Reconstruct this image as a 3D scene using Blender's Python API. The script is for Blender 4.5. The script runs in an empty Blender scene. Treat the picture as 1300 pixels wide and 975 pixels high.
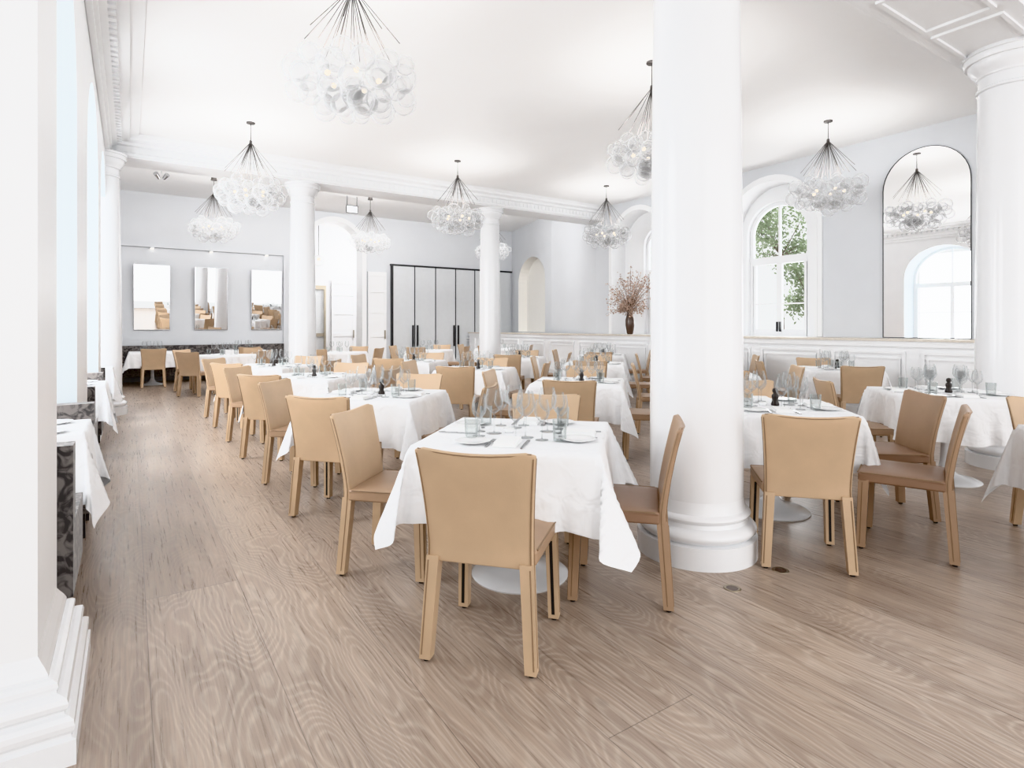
import bpy, bmesh, math, random
from mathutils import Vector, Matrix
random.seed(7)
S=bpy.context.scene
COL=S.collection
R=math.radians
# ------------------------------------------------------------------ materials
def mat(name,col,rough=.5,metal=0,spec=.5,emit=None,es=0,coat=0,sheen=0,noise=0,nscale=8,bump=0,bscale=200,bump2=0,b2scale=9):
    m=bpy.data.materials.new(name); m.use_nodes=True
    nt=m.node_tree; b=nt.nodes['Principled BSDF']
    b.inputs['Base Color'].default_value=(*col,1); b.inputs['Roughness'].default_value=rough
    b.inputs['Metallic'].default_value=metal; b.inputs['Specular IOR Level'].default_value=spec
    b.inputs['Coat Weight'].default_value=coat; b.inputs['Sheen Weight'].default_value=sheen
    if emit: b.inputs['Emission Color'].default_value=(*emit,1); b.inputs['Emission Strength'].default_value=es
    tc=nt.nodes.new('ShaderNodeTexCoord')
    if noise:
        n=nt.nodes.new('ShaderNodeTexNoise'); n.inputs['Scale'].default_value=nscale; n.inputs['Detail'].default_value=5
        nt.links.new(tc.outputs['Object'],n.inputs['Vector'])
        r=nt.nodes.new('ShaderNodeMapRange'); r.inputs[1].default_value=.3; r.inputs[2].default_value=.7
        r.inputs[3].default_value=1-noise; r.inputs[4].default_value=1+noise*.5
        nt.links.new(n.outputs['Fac'],r.inputs[0])
        mx=nt.nodes.new('ShaderNodeVectorMath'); mx.operation='SCALE'; mx.inputs[0].default_value=col
        nt.links.new(r.outputs[0],mx.inputs['Scale']); nt.links.new(mx.outputs[0],b.inputs['Base Color'])
    if bump:
        n=nt.nodes.new('ShaderNodeTexNoise'); n.inputs['Scale'].default_value=bscale; n.inputs['Detail'].default_value=3
        nt.links.new(tc.outputs['Object'],n.inputs['Vector'])
        bp=nt.nodes.new('ShaderNodeBump'); bp.inputs['Strength'].default_value=bump; bp.inputs['Distance'].default_value=.004
        nt.links.new(n.outputs['Fac'],bp.inputs['Height']); nt.links.new(bp.outputs[0],b.inputs['Normal'])
        if bump2:
            n2=nt.nodes.new('ShaderNodeTexNoise'); n2.inputs['Scale'].default_value=b2scale; n2.inputs['Detail'].default_value=2; n2.inputs['Distortion'].default_value=.6
            nt.links.new(tc.outputs['Object'],n2.inputs['Vector'])
            bp2=nt.nodes.new('ShaderNodeBump'); bp2.inputs['Strength'].default_value=bump2; bp2.inputs['Distance'].default_value=.03
            nt.links.new(n2.outputs['Fac'],bp2.inputs['Height']); nt.links.new(bp2.outputs[0],bp.inputs['Normal'])
    return m
def thin_glass(name,tint,edge,lo,hi,rough=.05,glow=0):
    m=bpy.data.materials.new(name); m.use_nodes=True; nt=m.node_tree; nt.nodes.clear()
    o=nt.nodes.new('ShaderNodeOutputMaterial'); t=nt.nodes.new('ShaderNodeBsdfTransparent'); t.inputs[0].default_value=(*tint,1)
    g=nt.nodes.new('ShaderNodeBsdfPrincipled'); g.inputs['Base Color'].default_value=(*edge,1); g.inputs['Roughness'].default_value=rough
    if glow:
        g.inputs['Emission Color'].default_value=(1,.985,.96,1); g.inputs['Emission Strength'].default_value=glow
    lw=nt.nodes.new('ShaderNodeLayerWeight'); lw.inputs[0].default_value=.5
    mr=nt.nodes.new('ShaderNodeMapRange'); mr.inputs[1].default_value=.15; mr.inputs[2].default_value=.95; mr.inputs[3].default_value=lo; mr.inputs[4].default_value=hi
    mx=nt.nodes.new('ShaderNodeMixShader')
    nt.links.new(lw.outputs['Facing'],mr.inputs[0]); nt.links.new(mr.outputs[0],mx.inputs[0])
    nt.links.new(t.outputs[0],mx.inputs[1]); nt.links.new(g.outputs[0],mx.inputs[2]); nt.links.new(mx.outputs[0],o.inputs[0])
    return m
M={}
M['white']=mat('white_paint',(.85,.855,.865),.4,noise=.015,nscale=3)
M['gloss']=mat('gloss_white',(.80,.805,.82),.22,coat=.2,noise=.01)
M['ceil']=mat('ceiling_paint',(.93,.93,.932),.6,noise=.01,nscale=2)
M['grey']=mat('grey_paint',(.645,.66,.685),.5,noise=.02,nscale=2)
M['blue']=mat('pale_blue_paint',(.60,.65,.68),.5,noise=.02,nscale=2)
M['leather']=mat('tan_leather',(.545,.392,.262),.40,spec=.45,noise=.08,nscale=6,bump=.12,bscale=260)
M['leather2']=mat('shaded_seat_leather',(.40,.27,.18),.4,spec=.4,noise=.08,nscale=6,bump=.12,bscale=260)  # seat copy of the tan leather, shade mixed into its colour
M['leather3']=mat('shaded_tan_leather',(.38,.255,.17),.4,spec=.4,noise=.08,nscale=6,bump=.12,bscale=260)  # tan leather again, darkened to stand in for shade
M['leather4']=mat('deep_shade_seat_leather',(.28,.175,.118),.4,spec=.4,noise=.08,nscale=6,bump=.12,bscale=260)  # seat of the shaded chairs, shade put into the colour
M['seam']=mat('seam_thread',(.25,.165,.10),.6)
M['black']=mat('black_metal',(.02,.02,.022),.4,noise=.05)
M['rod']=mat('bronze_rod',(.10,.09,.085),.35,metal=.5)
M['cloth']=mat('white_linen',(.83,.835,.85),.8,sheen=.2,bump=.12,bscale=500,bump2=.6,b2scale=9)
M['napkin']=mat('napkin_linen',(.88,.88,.88),.8)
M['china']=mat('white_china',(.86,.86,.86),.15)
M['steel']=mat('polished_steel',(.5,.5,.51),.2,metal=1)
M['brass']=mat('aged_brass',(.40,.35,.28),.4,metal=1)
M['mirror']=mat('mirror_glass',(.93,.93,.93),.01,metal=1)
M['tan_cap']=mat('oak_cap',(.66,.60,.53),.4,noise=.08,nscale=20)
M['door']=mat('door_grey',(.62,.635,.65),.45,noise=.02)
M['bulb']=mat('warm_bulb',(1,.9,.75),.5,emit=(1,.88,.70),es=2.6)
M['lampw']=mat('downlight_lens',(1,1,.95),.5,emit=(1,.96,.88),es=4)
M['bubble']=thin_glass('bubble_glass',(.992,.992,.993),(.82,.83,.84),.07,.58,.14,glow=.02)
M['glass']=thin_glass('clear_glass',(.98,.982,.982),(.42,.44,.45),.04,.7)
M['tumbler']=thin_glass('clear_tumbler_glass',(.955,.962,.96),(.46,.49,.49),.06,.7)
M['pane']=thin_glass('window_pane',(.98,.982,.982),(.72,.73,.73),.05,.4)
M['mill']=mat('dark_mill',(.025,.018,.015),.3)
M['vase']=mat('dark_vase',(.10,.065,.05),.25,noise=.2)
M['blossom']=mat('brown_pink_blossom',(.55,.40,.32),.7,noise=.35,nscale=5)
M['twig']=mat('twig_bark',(.20,.14,.10),.8)
M['leaf']=mat('green_leaf',(.44,.54,.34),.6,noise=.35,nscale=3)
M['cream']=mat('cream_paint',(.88,.86,.82),.6,noise=.01)
def pattern_mat():
    m=mat('patterned_velvet',(.08,.08,.085),.75,sheen=.3); nt=m.node_tree;b=nt.nodes['Principled BSDF']
    tc=nt.nodes.new('ShaderNodeTexCoord'); n=nt.nodes.new('ShaderNodeTexNoise'); n.inputs['Scale'].default_value=15; n.inputs['Detail'].default_value=4; n.inputs['Distortion'].default_value=1.6
    r=nt.nodes.new('ShaderNodeValToRGB'); r.color_ramp.elements[0].position=.42; r.color_ramp.elements[0].color=(.05,.045,.045,1)
    r.color_ramp.elements[1].position=.60; r.color_ramp.elements[1].color=(.20,.18,.17,1)
    nt.links.new(tc.outputs['Object'],n.inputs['Vector']); nt.links.new(n.outputs['Fac'],r.inputs[0]); nt.links.new(r.outputs[0],b.inputs['Base Color'])
    return m
M['pattern']=pattern_mat()
def floor_mat():
    m=bpy.data.materials.new('oak_planks'); m.use_nodes=True; nt=m.node_tree; b=nt.nodes['Principled BSDF']; N=nt.nodes; L=nt.links
    def math_(op,a,bb=None,c=None):
        n=N.new('ShaderNodeMath'); n.operation=op
        for i,v in enumerate((a,bb,c)):
            if v is None: continue
            if isinstance(v,(int,float)): n.inputs[i].default_value=v
            else: L.new(v,n.inputs[i])
        return n.outputs[0]
    def comb(x,y,z):
        n=N.new('ShaderNodeCombineXYZ')
        for i,v in enumerate((x,y,z)):
            if isinstance(v,(int,float)): n.inputs[i].default_value=v
            else: L.new(v,n.inputs[i])
        return n.outputs[0]
    def mr(v,a,b_,c,d):
        n=N.new('ShaderNodeMapRange'); n.inputs[1].default_value=a; n.inputs[2].default_value=b_; n.inputs[3].default_value=c; n.inputs[4].default_value=d; L.new(v,n.inputs[0]); return n.outputs[0]
    tc=N.new('ShaderNodeTexCoord'); sp=N.new('ShaderNodeSeparateXYZ'); L.new(tc.outputs['Object'],sp.inputs[0])
    X=math_('SUBTRACT',sp.outputs[0],.06); Y=sp.outputs[1]; W=.40
    xi=math_('DIVIDE',X,W); ix=math_('FLOOR',xi); fx=math_('FRACT',xi)
    wn=N.new('ShaderNodeTexWhiteNoise'); wn.noise_dimensions='1D'; L.new(ix,wn.inputs['W'])
    yy=math_('DIVIDE',math_('ADD',Y,math_('MULTIPLY',wn.outputs['Value'],9.)),8.5); iy=math_('FLOOR',yy); fy=math_('FRACT',yy)
    wn2=N.new('ShaderNodeTexWhiteNoise'); wn2.noise_dimensions='2D'; L.new(comb(ix,iy,0),wn2.inputs['Vector'])
    rnd=wn2.outputs['Value']; off=math_('MULTIPLY',rnd,37.)
    n1=N.new('ShaderNodeTexNoise'); n1.inputs['Scale'].default_value=1; n1.inputs['Detail'].default_value=7; n1.inputs['Roughness'].default_value=.7
    L.new(comb(math_('MULTIPLY',X,90),math_('MULTIPLY',Y,2.6),off),n1.inputs['Vector'])
    n2=N.new('ShaderNodeTexNoise'); n2.inputs['Scale'].default_value=1; n2.inputs['Detail'].default_value=1.2
    L.new(comb(math_('MULTIPLY',X,3.4),math_('MULTIPLY',Y,.95),off),n2.inputs['Vector'])
    n3=N.new('ShaderNodeTexNoise'); n3.inputs['Scale'].default_value=1; n3.inputs['Detail'].default_value=3
    L.new(comb(math_('MULTIPLY',X,14),math_('MULTIPLY',Y,5),off),n3.inputs['Vector'])
    n4=N.new('ShaderNodeTexNoise'); n4.inputs['Scale'].default_value=1; n4.inputs['Detail'].default_value=5
    L.new(comb(math_('MULTIPLY',X,8),math_('MULTIPLY',Y,.8),math_('ADD',off,11.)),n4.inputs['Vector'])
    ph=math_('ADD',math_('MULTIPLY',n2.outputs['Fac'],225.),math_('MULTIPLY',n3.outputs['Fac'],8.))
    sn=math_('SINE',ph); ring=math_('POWER',math_('MULTIPLY_ADD',sn,.5,.5),2.5)
    g=math_('MULTIPLY',math_('MULTIPLY',ring,mr(rnd,.2,.8,.35,1.)),math_('MULTIPLY',n1.outputs['Fac'],1.35))
    tone=math_('ADD',math_('MULTIPLY',rnd,.18),math_('MULTIPLY',n4.outputs['Fac'],.82))
    cr=N.new('ShaderNodeValToRGB'); cr.color_ramp.elements[0].position=.32; cr.color_ramp.elements[0].color=(.315,.24,.192,1)
    cr.color_ramp.elements[1].position=.68; cr.color_ramp.elements[1].color=(.465,.368,.298,1); L.new(tone,cr.inputs[0])
    mx=N.new('ShaderNodeMixRGB'); mx.inputs['Color2'].default_value=(.62,.535,.46,1); L.new(cr.outputs[0],mx.inputs['Color1']); L.new(math_('MULTIPLY',g,.62),mx.inputs['Fac'])
    gr=mr(n1.outputs['Fac'],.36,.6,.78,1.06)
    vo=N.new('ShaderNodeTexVoronoi'); vo.inputs['Scale'].default_value=1; L.new(comb(math_('MULTIPLY',X,1.7),math_('MULTIPLY',Y,1.0),off),vo.inputs['Vector'])
    knr=mr(math_('ADD',vo.outputs['Distance'],math_('MULTIPLY',n3.outputs['Fac'],.02)),.02,.058,.4,1.)
    gap=math_('MAXIMUM',math_('LESS_THAN',fx,.007),math_('LESS_THAN',fy,.0004))
    gapm=math_('SUBTRACT',1.,math_('MULTIPLY',gap,.5))
    k=math_('MULTIPLY',math_('MULTIPLY',gr,knr),gapm)
    vm=N.new('ShaderNodeVectorMath'); vm.operation='SCALE'; L.new(mx.outputs[0],vm.inputs[0]); L.new(k,vm.inputs['Scale']); L.new(vm.outputs[0],b.inputs['Base Color'])
    L.new(mr(n1.outputs['Fac'],.3,.7,.24,.38),b.inputs['Roughness']); b.inputs['Specular IOR Level'].default_value=.5
    bp=N.new('ShaderNodeBump'); bp.inputs['Strength'].default_value=.2; bp.inputs['Distance'].default_value=.003
    L.new(math_('SUBTRACT',n1.outputs['Fac'],math_('MULTIPLY',gap,1.5)),bp.inputs['Height']); L.new(bp.outputs[0],b.inputs['Normal'])
    return m
M['floor']=floor_mat()
# ------------------------------------------------------------------ mesh helpers
def fin(bm,name,mats,smooth=False,angle=None):
    bmesh.ops.recalc_face_normals(bm,faces=bm.faces)
    me=bpy.data.meshes.new(name); bm.to_mesh(me); bm.free()
    if isinstance(mats,str): mats=[mats]
    for k in mats: me.materials.append(M[k])
    if smooth:
        for p in me.polygons: p.use_smooth=True
        if angle:
            try: me.set_sharp_from_angle(angle=R(angle))
            except Exception: pass
    return me
def box(bm,x0,x1,y0,y1,z0,z1,mi=0,mx=None):
    P=[(x0,y0,z0),(x1,y0,z0),(x1,y1,z0),(x0,y1,z0),(x0,y0,z1),(x1,y0,z1),(x1,y1,z1),(x0,y1,z1)]
    v=[bm.verts.new(mx@Vector(p) if mx else p) for p in P]
    fs=[]
    for f in ((0,3,2,1),(4,5,6,7),(0,1,5,4),(1,2,6,5),(2,3,7,6),(3,0,4,7)):
        q=bm.faces.new([v[i] for i in f]); q.material_index=mi; fs.append(q)
    return v,fs
def bevel(bm,w,seg=2,ang=35,geom=None):
    es=[e for e in bm.edges if len(e.link_faces)==2 and e.calc_face_angle(0)>R(ang)]
    bmesh.ops.bevel(bm,geom=es,offset=w,segments=seg,affect='EDGES',profile=.5,clamp_overlap=True)
def lathe(bm,prof,seg=32,mi=0,ctr=(0,0),cap=True):
    rings=[]
    for r,z in prof:
        if r<1e-5: rings.append([bm.verts.new((ctr[0],ctr[1],z))])
        else: rings.append([bm.verts.new((ctr[0]+r*math.cos(2*math.pi*i/seg),ctr[1]+r*math.sin(2*math.pi*i/seg),z)) for i in range(seg)])
    for a,b in zip(rings,rings[1:]):
        for i in range(seg):
            j=(i+1)%seg
            if len(a)==1 and len(b)==1: continue
            if len(a)==1: f=bm.faces.new((a[0],b[j],b[i]))
            elif len(b)==1: f=bm.faces.new((a[i],a[j],b[0]))
            else: f=bm.faces.new((a[i],a[j],b[j],b[i]))
            f.material_index=mi
    if cap:
        for rg in (rings[0],rings[-1]):
            if len(rg)>1:
                f=bm.faces.new(rg); f.material_index=mi
def tube(bm,pts,rad,seg=6,mi=0):
    rings=[]
    n=len(pts); rad=rad if isinstance(rad,(list,tuple)) else [rad]*n
    for i,p in enumerate(pts):
        p=Vector(p); a=Vector(pts[max(i-1,0)]); b=Vector(pts[min(i+1,n-1)]); t=(b-a).normalized()
        up=Vector((0,0,1)) if abs(t.z)<.9 else Vector((1,0,0))
        u=t.cross(up).normalized(); w=t.cross(u)
        rings.append([bm.verts.new(p+(u*math.cos(2*math.pi*k/seg)+w*math.sin(2*math.pi*k/seg))*rad[i]) for k in range(seg)])
    for a,b in zip(rings,rings[1:]):
        for k in range(seg):
            f=bm.faces.new((a[k],a[(k+1)%seg],b[(k+1)%seg],b[k])); f.material_index=mi
    for rg in (rings[0],rings[-1]):
        f=bm.faces.new(rg); f.material_index=mi
def prism(bm,prof,fn,t0,t1,mi=0):
    a=[bm.verts.new(fn(p,q,t0)) for p,q in prof]; b=[bm.verts.new(fn(p,q,t1)) for p,q in prof]
    n=len(prof)
    for i in range(n):
        f=bm.faces.new((a[i],a[(i+1)%n],b[(i+1)%n],b[i])); f.material_index=mi
    f=bm.faces.new(a); f.material_index=mi; f=bm.faces.new(b); f.material_index=mi
def arch_wall(bm,u0,u1,z0,z1,ops,t0,t1,fn,mi=0,mr=1,n=20):
    """ops: (c, r, sill, spring, rise)"""
    def quad(pts,m):
        f=bm.faces.new([bm.verts.new(fn(*p)) for p in pts]); f.material_index=m
    def both(p):
        for t in (t0,t1): quad([(a,b,t) for a,b in p],mi)
    cur=u0
    for c,r,sill,spr,rise in sorted(ops):
        both([(cur,z0),(c-r,z0),(c-r,z1),(cur,z1)])
        if sill>z0: both([(c-r,z0),(c+r,z0),(c+r,sill),(c-r,sill)])
        arc=[(c-r*math.cos(math.pi*i/n),spr+rise*math.sin(math.pi*i/n)) for i in range(n+1)]
        for p,q in zip(arc,arc[1:]):
            both([p,q,(q[0],z1),(p[0],z1)])
            quad([(p[0],p[1],t0),(q[0],q[1],t0),(q[0],q[1],t1),(p[0],p[1],t1)],mr)
        quad([(c-r,sill,t0),(c-r,spr,t0),(c-r,spr,t1),(c-r,sill,t1)],mr)
        quad([(c+r,sill,t0),(c+r,spr,t0),(c+r,spr,t1),(c+r,sill,t1)],mr)
        if sill>z0: quad([(c-r,sill,t0),(c+r,sill,t0),(c+r,sill,t1),(c-r,sill,t1)],mr)
        cur=c+r
    both([(cur,z0),(u1,z0),(u1,z1),(cur,z1)])
    for z in (z0,z1): quad([(u0,z,t0),(u1,z,t0),(u1,z,t1),(u0,z,t1)],mi)
    for u in (u0,u1): quad([(u,z0,t0),(u,z1,t0),(u,z1,t1),(u,z0,t1)],mi)
def arch_ring(bm,c,r,w,sill,spr,rise,t0,t1,fn,mi=0,n=20,bottom=False):
    inn=[(c-r,sill)]+[(c-r*math.cos(math.pi*i/n),spr+rise*math.sin(math.pi*i/n)) for i in range(n+1)]+[(c+r,sill)]
    out=[(c-r-w,sill)]+[(c-(r+w)*math.cos(math.pi*i/n),spr+(rise+w)*math.sin(math.pi*i/n)) for i in range(n+1)]+[(c+r+w,sill)]
    for i in range(len(inn)-1):
        v=[]
        for t in (t0,t1):
            v+= [bm.verts.new(fn(*p,t)) for p in (inn[i],inn[i+1],out[i+1],out[i])]
        for f in ((0,1,2,3),(4,5,6,7),(0,1,5,4),(3,2,6,7),(0,3,7,4),(1,2,6,5)):
            bm.faces.new([v[k] for k in f]).material_index=mi
# ------------------------------------------------------------------ object helpers
def top(name,me,label,cat,loc=(0,0,0),rz=0,group=None,kind=None,sc=1):
    o=bpy.data.objects.new(name,me); COL.objects.link(o); o.location=loc; o.rotation_euler=(0,0,rz)
    if sc!=1: o.scale=(sc,)*3
    if kind: o['kind']=kind
    o['label']=label; o['category']=cat
    if group: o['group']=group
    return o
def part(name,me,par,loc=(0,0,0),rot=(0,0,0),label=None,kind=None,sc=1):
    o=bpy.data.objects.new(name,me); COL.objects.link(o); o.parent=par; o.location=loc; o.rotation_euler=rot
    if sc!=1: o.scale=(sc,)*3 if not isinstance(sc,tuple) else sc
    if label: o['label']=label
    if kind: o['kind']=kind
    return o
def struct(name,bm,mats,label,smooth=False,cat='wall',angle=30):
    return top(name,fin(bm,name,mats,smooth,angle),label,cat,kind='structure')
NB=bmesh.new
# ================================================================== SHELL
HC=4.2; HB=3.86; XR=9.6; XL=-.3; YB=16.3; HA=4.5; YM=10.8
bm=NB(); box(bm,-1.3,14,-4.5,20.5,-.1,0); struct('floor',bm,'floor','wide brushed oak plank floor',cat='floor')
bm=NB(); box(bm,-1.3,10.1,2.3,10.6,HC,HC+.15); box(bm,-1.3,10.1,-4.5,1.7,4.3,4.45); box(bm,-1.3,14,11.0,20.5,HA,HA+.15)
struct('ceiling',bm,'ceil','smooth white plaster ceiling',cat='ceiling')
fnL=lambda u,z,t:(t,u,z)
bm=NB()
LW=[(3.85,1.05,.55,2.75,.9),(7.05,1.0,.55,2.75,.9),(9.55,.75,.55,2.9,.75)]
LOPS=[(c,r,0,sp,rs) for c,r,_,sp,rs in LW]
arch_wall(bm,2.8,YM+.3,0,HC+.3,LOPS,XL,-1.0,fnL,0,1)
arch_wall(bm,YM+.3,YB+.2,0,HA+.1,[],XL,-1.0,fnL,0,1)
struct('wall_left',bm,['white','blue'],'white wall with arched pale blue window bays')
bm=NB()
for c,r,_,sp,rs in LW: box(bm,-1.0,-.93,c-r,c+r,0,.55)
struct('trim_14',bm,'blue','pale blue panels under the bay windows',cat='panel')
bm=NB(); box(bm,-1.0,-.233,2.25,2.8,0,HB+.2); struct('trim_1',bm,'white','tall white square pier',cat='pier')
def base_sweep(bm,x0,x1,y0,y1,prof):
    prev=None
    for off,z in prof:
        v=[bm.verts.new(p) for p in ((x0-off,y0-off,z),(x1+off,y0-off,z),(x1+off,y1+off,z),(x0-off,y1+off,z))]
        if prev:
            for i in range(4): bm.faces.new((prev[i],prev[(i+1)%4],v[(i+1)%4],v[i]))
        else: bm.faces.new(v)
        prev=v
    bm.faces.new(prev)
bm=NB()
base_sweep(bm,-1.0,-.233,2.25,2.8,[(.10,0),(.10,.075),(.088,.08),(.088,.09),(.094,.10),(.096,.115),(.094,.13),(.082,.14),(.07,.144),(.07,.152),(.078,.162),(.08,.176),(.076,.19),(.06,.198),(.05,.202),(.05,.21),(.054,.22),(.052,.232),(.04,.24),(.028,.244),(.028,.252),(.02,.27),(.008,.29),(0,.305)])
struct('baseboard_pier',bm,'gloss','stepped white moulded plinth around the pier',cat='plinth')
bm=NB()
for a,b in ((4.92,6.03),(8.07,8.78),(11.1,16.2)):
    box(bm,XL,XL+.02,a,b,0,.14)
struct('baseboard_left',bm,'white','white skirting board',cat='baseboard')
fnx=lambda p,q,t:(XL+p,t,q)
corn=[(.003,HB),(.05,HB),(.05,HB+.06),(.08,HB+.07),(.08,HB+.14),(.14,HB+.16),(.14,HB+.22),(.30,HB+.24),(.30,HB+.28),(.42,HB+.32),(.42,HC+.02),(.003,HC+.02)]
bm=NB(); prism(bm,corn,fnx,2.35,10.46)
y=2.6
while y<10.3:
    box(bm,XL+.13,XL+.20,y,y+.07,HB+.175,HB+.235); y+=.13
struct('trim_2',bm,'white','white dentil cornice moulding',cat='cornice')
bm=NB(); box(bm,-1.0,XR+.2,YM-.3,YM+.3,HB,HA+.05)
struct('trim_3',bm,'white','white ceiling beam across the room',cat='beam')
bm=NB()
fny=lambda p,q,t:(t,YM-.3-p,q)
cf=[(.002,HB+.02),(.04,HB+.02),(.04,HB+.05),(.012,HB+.06),(.012,HB+.16),(.05,HB+.18),(.05,HB+.22),(.12,HB+.25),(.12,HB+.29),(.17,HC-.002),(.002,HC-.002)]
prism(bm,cf,fny,XL+.01,XR-.01)
x=XL+.12
while x<XR-.1:
    box(bm,x,x+.05,YM-.328,YM-.31,HB+.075,HB+.145); x+=.10
struct('trim_15',bm,'white','white carved frieze on the ceiling beam',cat='frieze')
bm=NB(); box(bm,-1,XR+.2,1.6,2.35,HB,4.4)
for x in [ -.1+1.0*i for i in range(10)]:
    for a,b,c,d in ((x,x+.86,1.72,1.75),(x,x+.86,2.2,2.23),(x,x+.03,1.75,2.2),(x+.83,x+.86,1.75,2.2)):
        box(bm,a,b,c,d,HB-.022,HB)
struct('trim_4',bm,'white','white panelled ceiling beam',cat='beam')
bm=NB()
fnn=lambda p,q,t:(t,2.35+p,q)
prism(bm,[(.003,HB+.05),(.03,HB+.06),(.03,HB+.14),(.07,HB+.18),(.07,HB+.24),(.14,HB+.29),(.14,HC-.002),(.003,HC-.002)],fnn,-.2,XR-.01)
fnn2=lambda p,q,t:(t,1.6-p,q)
prism(bm,[(.003,HB+.05),(.03,HB+.06),(.03,HB+.14),(.07,HB+.18),(.07,HB+.24),(.14,HB+.29),(.14,HC+.095),(.003,HC+.095)],fnn2,-.2,XR-.01)
struct('trim_16',bm,'white','white cornice along the panelled beam',cat='cornice')
bm=NB()
for iy in range(4):
    for ix in range(8):
        x0=-.6+ix*1.25; y0=-3.9+iy*1.3
        for a,b,c,d in ((x0,x0+1.05,y0,y0+.05),(x0,x0+1.05,y0+1.05,y0+1.1),(x0,x0+.05,y0+.05,y0+1.05),(x0+1.0,x0+1.05,y0+.05,y0+1.05)):
            box(bm,a,b,c,d,4.25,4.3)
struct('trim_5',bm,'white','raised white coffer mouldings on the ceiling',cat='moulding')
fnR=lambda u,z,t:(XR+t,u,z)
bm=NB(); ROPS=[(6.15,.86,1.135,3.05,.86),(9.4,.78,1.135,3.15,.8)]
arch_wall(bm,-4.5,YM+.0,0,HC+.2,ROPS,0,.42,fnR,0,1)
struct('wall_right',bm,['grey','white'],'pale grey wall with white arched window recesses')
RW=[(6.26,.60,1.135,3.05,.58),(9.15,.42,1.135,3.15,.42)]
bm=NB()
for (c,r,s_,sp,rs),(c2,r2,s2,sp2,rs2) in zip(ROPS,RW):
    arch_wall(bm,c-r-.1,c+r+.1,1.0,HC+.1,[(c2,r2,s2,sp2,rs2)],.40,.62,fnR,0,0)
struct('trim_17',bm,'white','white inner faces of the window recesses',cat='recess')
def seg_wall(name,p0,p1,h,ops,label):
    p0=Vector(p0);p1=Vector(p1); d=(p1-p0); Ls=d.length; d/=Ls; n=Vector((d.y,-d.x))
    f=lambda u,z,t:(p0.x+d.x*u+n.x*t,p0.y+d.y*u+n.y*t,z)
    bm=NB(); arch_wall(bm,0,Ls,0,h,ops,0,.35,f,0,1)
    if ops:
        c,r,s_,sp,rs=ops[0]; b0=[f(c-r-.05,s_-.05,.3),f(c+r+.05,s_-.05,.3),f(c+r+.05,sp+rs+.05,.3),f(c-r-.05,sp+rs+.05,.3)]
        bm.faces.new([bm.verts.new(p) for p in b0]).material_index=1
    struct(name,bm,['grey','cream'],label)
seg_wall('wall_annex_right',(9.9,13.0),(10.75,YB),HA+.05,[(1.6,1.15,1.15,2.7,.75)],'pale grey wall with an arched niche')
seg_wall('wall_annex_corner',(9.6,10.8),(9.9,13.0),HA+.05,[],'pale grey wall return')
fnB=lambda u,z,t:(u,YB+t,z)
bm=NB(); arch_wall(bm,XL-.5,11.2,0,HA+.1,[(4.8,.76,0,3.5,.76)],0,.45,fnB,0,1)
struct('wall_back',bm,['grey','white'],'pale grey wall with a tall arched opening')
bm=NB(); arch_ring(bm,4.8,.76,.13,0,3.5,.76,-.06,-.002,fnB); arch_ring(bm,4.8,.76,.05,0,3.5,.76,-.08,-.06,fnB)
struct('trim_6',bm,'white','white arched door casing',cat='casing')
bm=NB()
for a,b,c,d in ((-.25,3.45,3.2,3.26),(-.27,-.21,.0,3.2),(3.42,3.48,.0,3.2)):
    box(bm,a,b,YB-.07,YB,c,d)
struct('trim_7',bm,'grey','shallow grey panel frame',cat='moulding')
bm=NB(); box(bm,2.2,7.6,18.6,18.75,0,HA+.1); box(bm,2.1,2.2,YB+.46,18.7,0,HA+.1); box(bm,7.6,7.7,YB+.46,18.7,0,HA+.1)
struct('wall_lobby',bm,'white','pale lobby wall behind the arch')
def door_leaf(x0,w,h,y,name,label,glazed,matk):
    bm=NB()
    box(bm,x0,x0+.06,y,y+.05,0,h);box(bm,x0+w-.06,x0+w,y,y+.05,0,h);box(bm,x0+.06,x0+w-.06,y,y+.05,h-.12,h);box(bm,x0+.06,x0+w-.06,y,y+.05,0,.25)
    box(bm,x0+.06,x0+w-.06,y,y+.05,1.0,1.1)
    if not glazed:
        box(bm,x0+.06,x0+w-.06,y+.025,y+.035,.25,h-.12)
        for zz in (1.7,2.3): box(bm,x0+.06,x0+w-.06,y,y+.05,zz,zz+.08)
    o=struct(name,bm,matk,label,cat='door')
    if glazed:
        bm=NB(); box(bm,x0+.06,x0+w-.06,y+.02,y+.028,.25,h-.12); g=part('glass_pane',fin(bm,'pane','pane'),o)
    bm=NB(); box(bm,x0+w-.07,x0+w-.04,y-.05,y-.01,.95,1.2); part('handle',fin(bm,'handle','brass'),o)
    return o
door_leaf(4.45,.72,2.6,18.5,'door_1','glazed lobby door with brass frame',True,'brass')
door_leaf(5.74,.55,2.9,YB-.07,'door_2','white panelled door by the arch',False,'white')
door_leaf(5.35,.75,2.8,18.5,'door_4','white panelled lobby door',False,'white')
bm=NB()
box(bm,6.42,10.70,YB-.10,YB-.0,3.12,3.16); box(bm,6.44,6.48,YB-.10,YB,0,3.12)
d=struct('door_3',bm,'black','tall grey folding doors in a thin black frame',cat='door')
for i in range(6):
    x0=6.49+i*.695
    bm=NB(); box(bm,x0+.012,x0+.683,YB-.07,YB-.03,.02,3.11); p=part('door_panel',fin(bm,'door_panel','door'),d)
    bm=NB(); box(bm,x0-.004,x0+.008,YB-.09,YB-.03,.0,3.12); part('door_stile',fin(bm,'door_stile','black'),d)
    if i in(1,3,5):
        for dx in (-.09,.06):
            bm=NB(); box(bm,x0+dx,x0+dx+.035,YB-.14,YB-.09,.7,1.35); bevel(bm,.006); part('handle',fin(bm,'handle','black'),d,label='long black pull handle')
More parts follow.
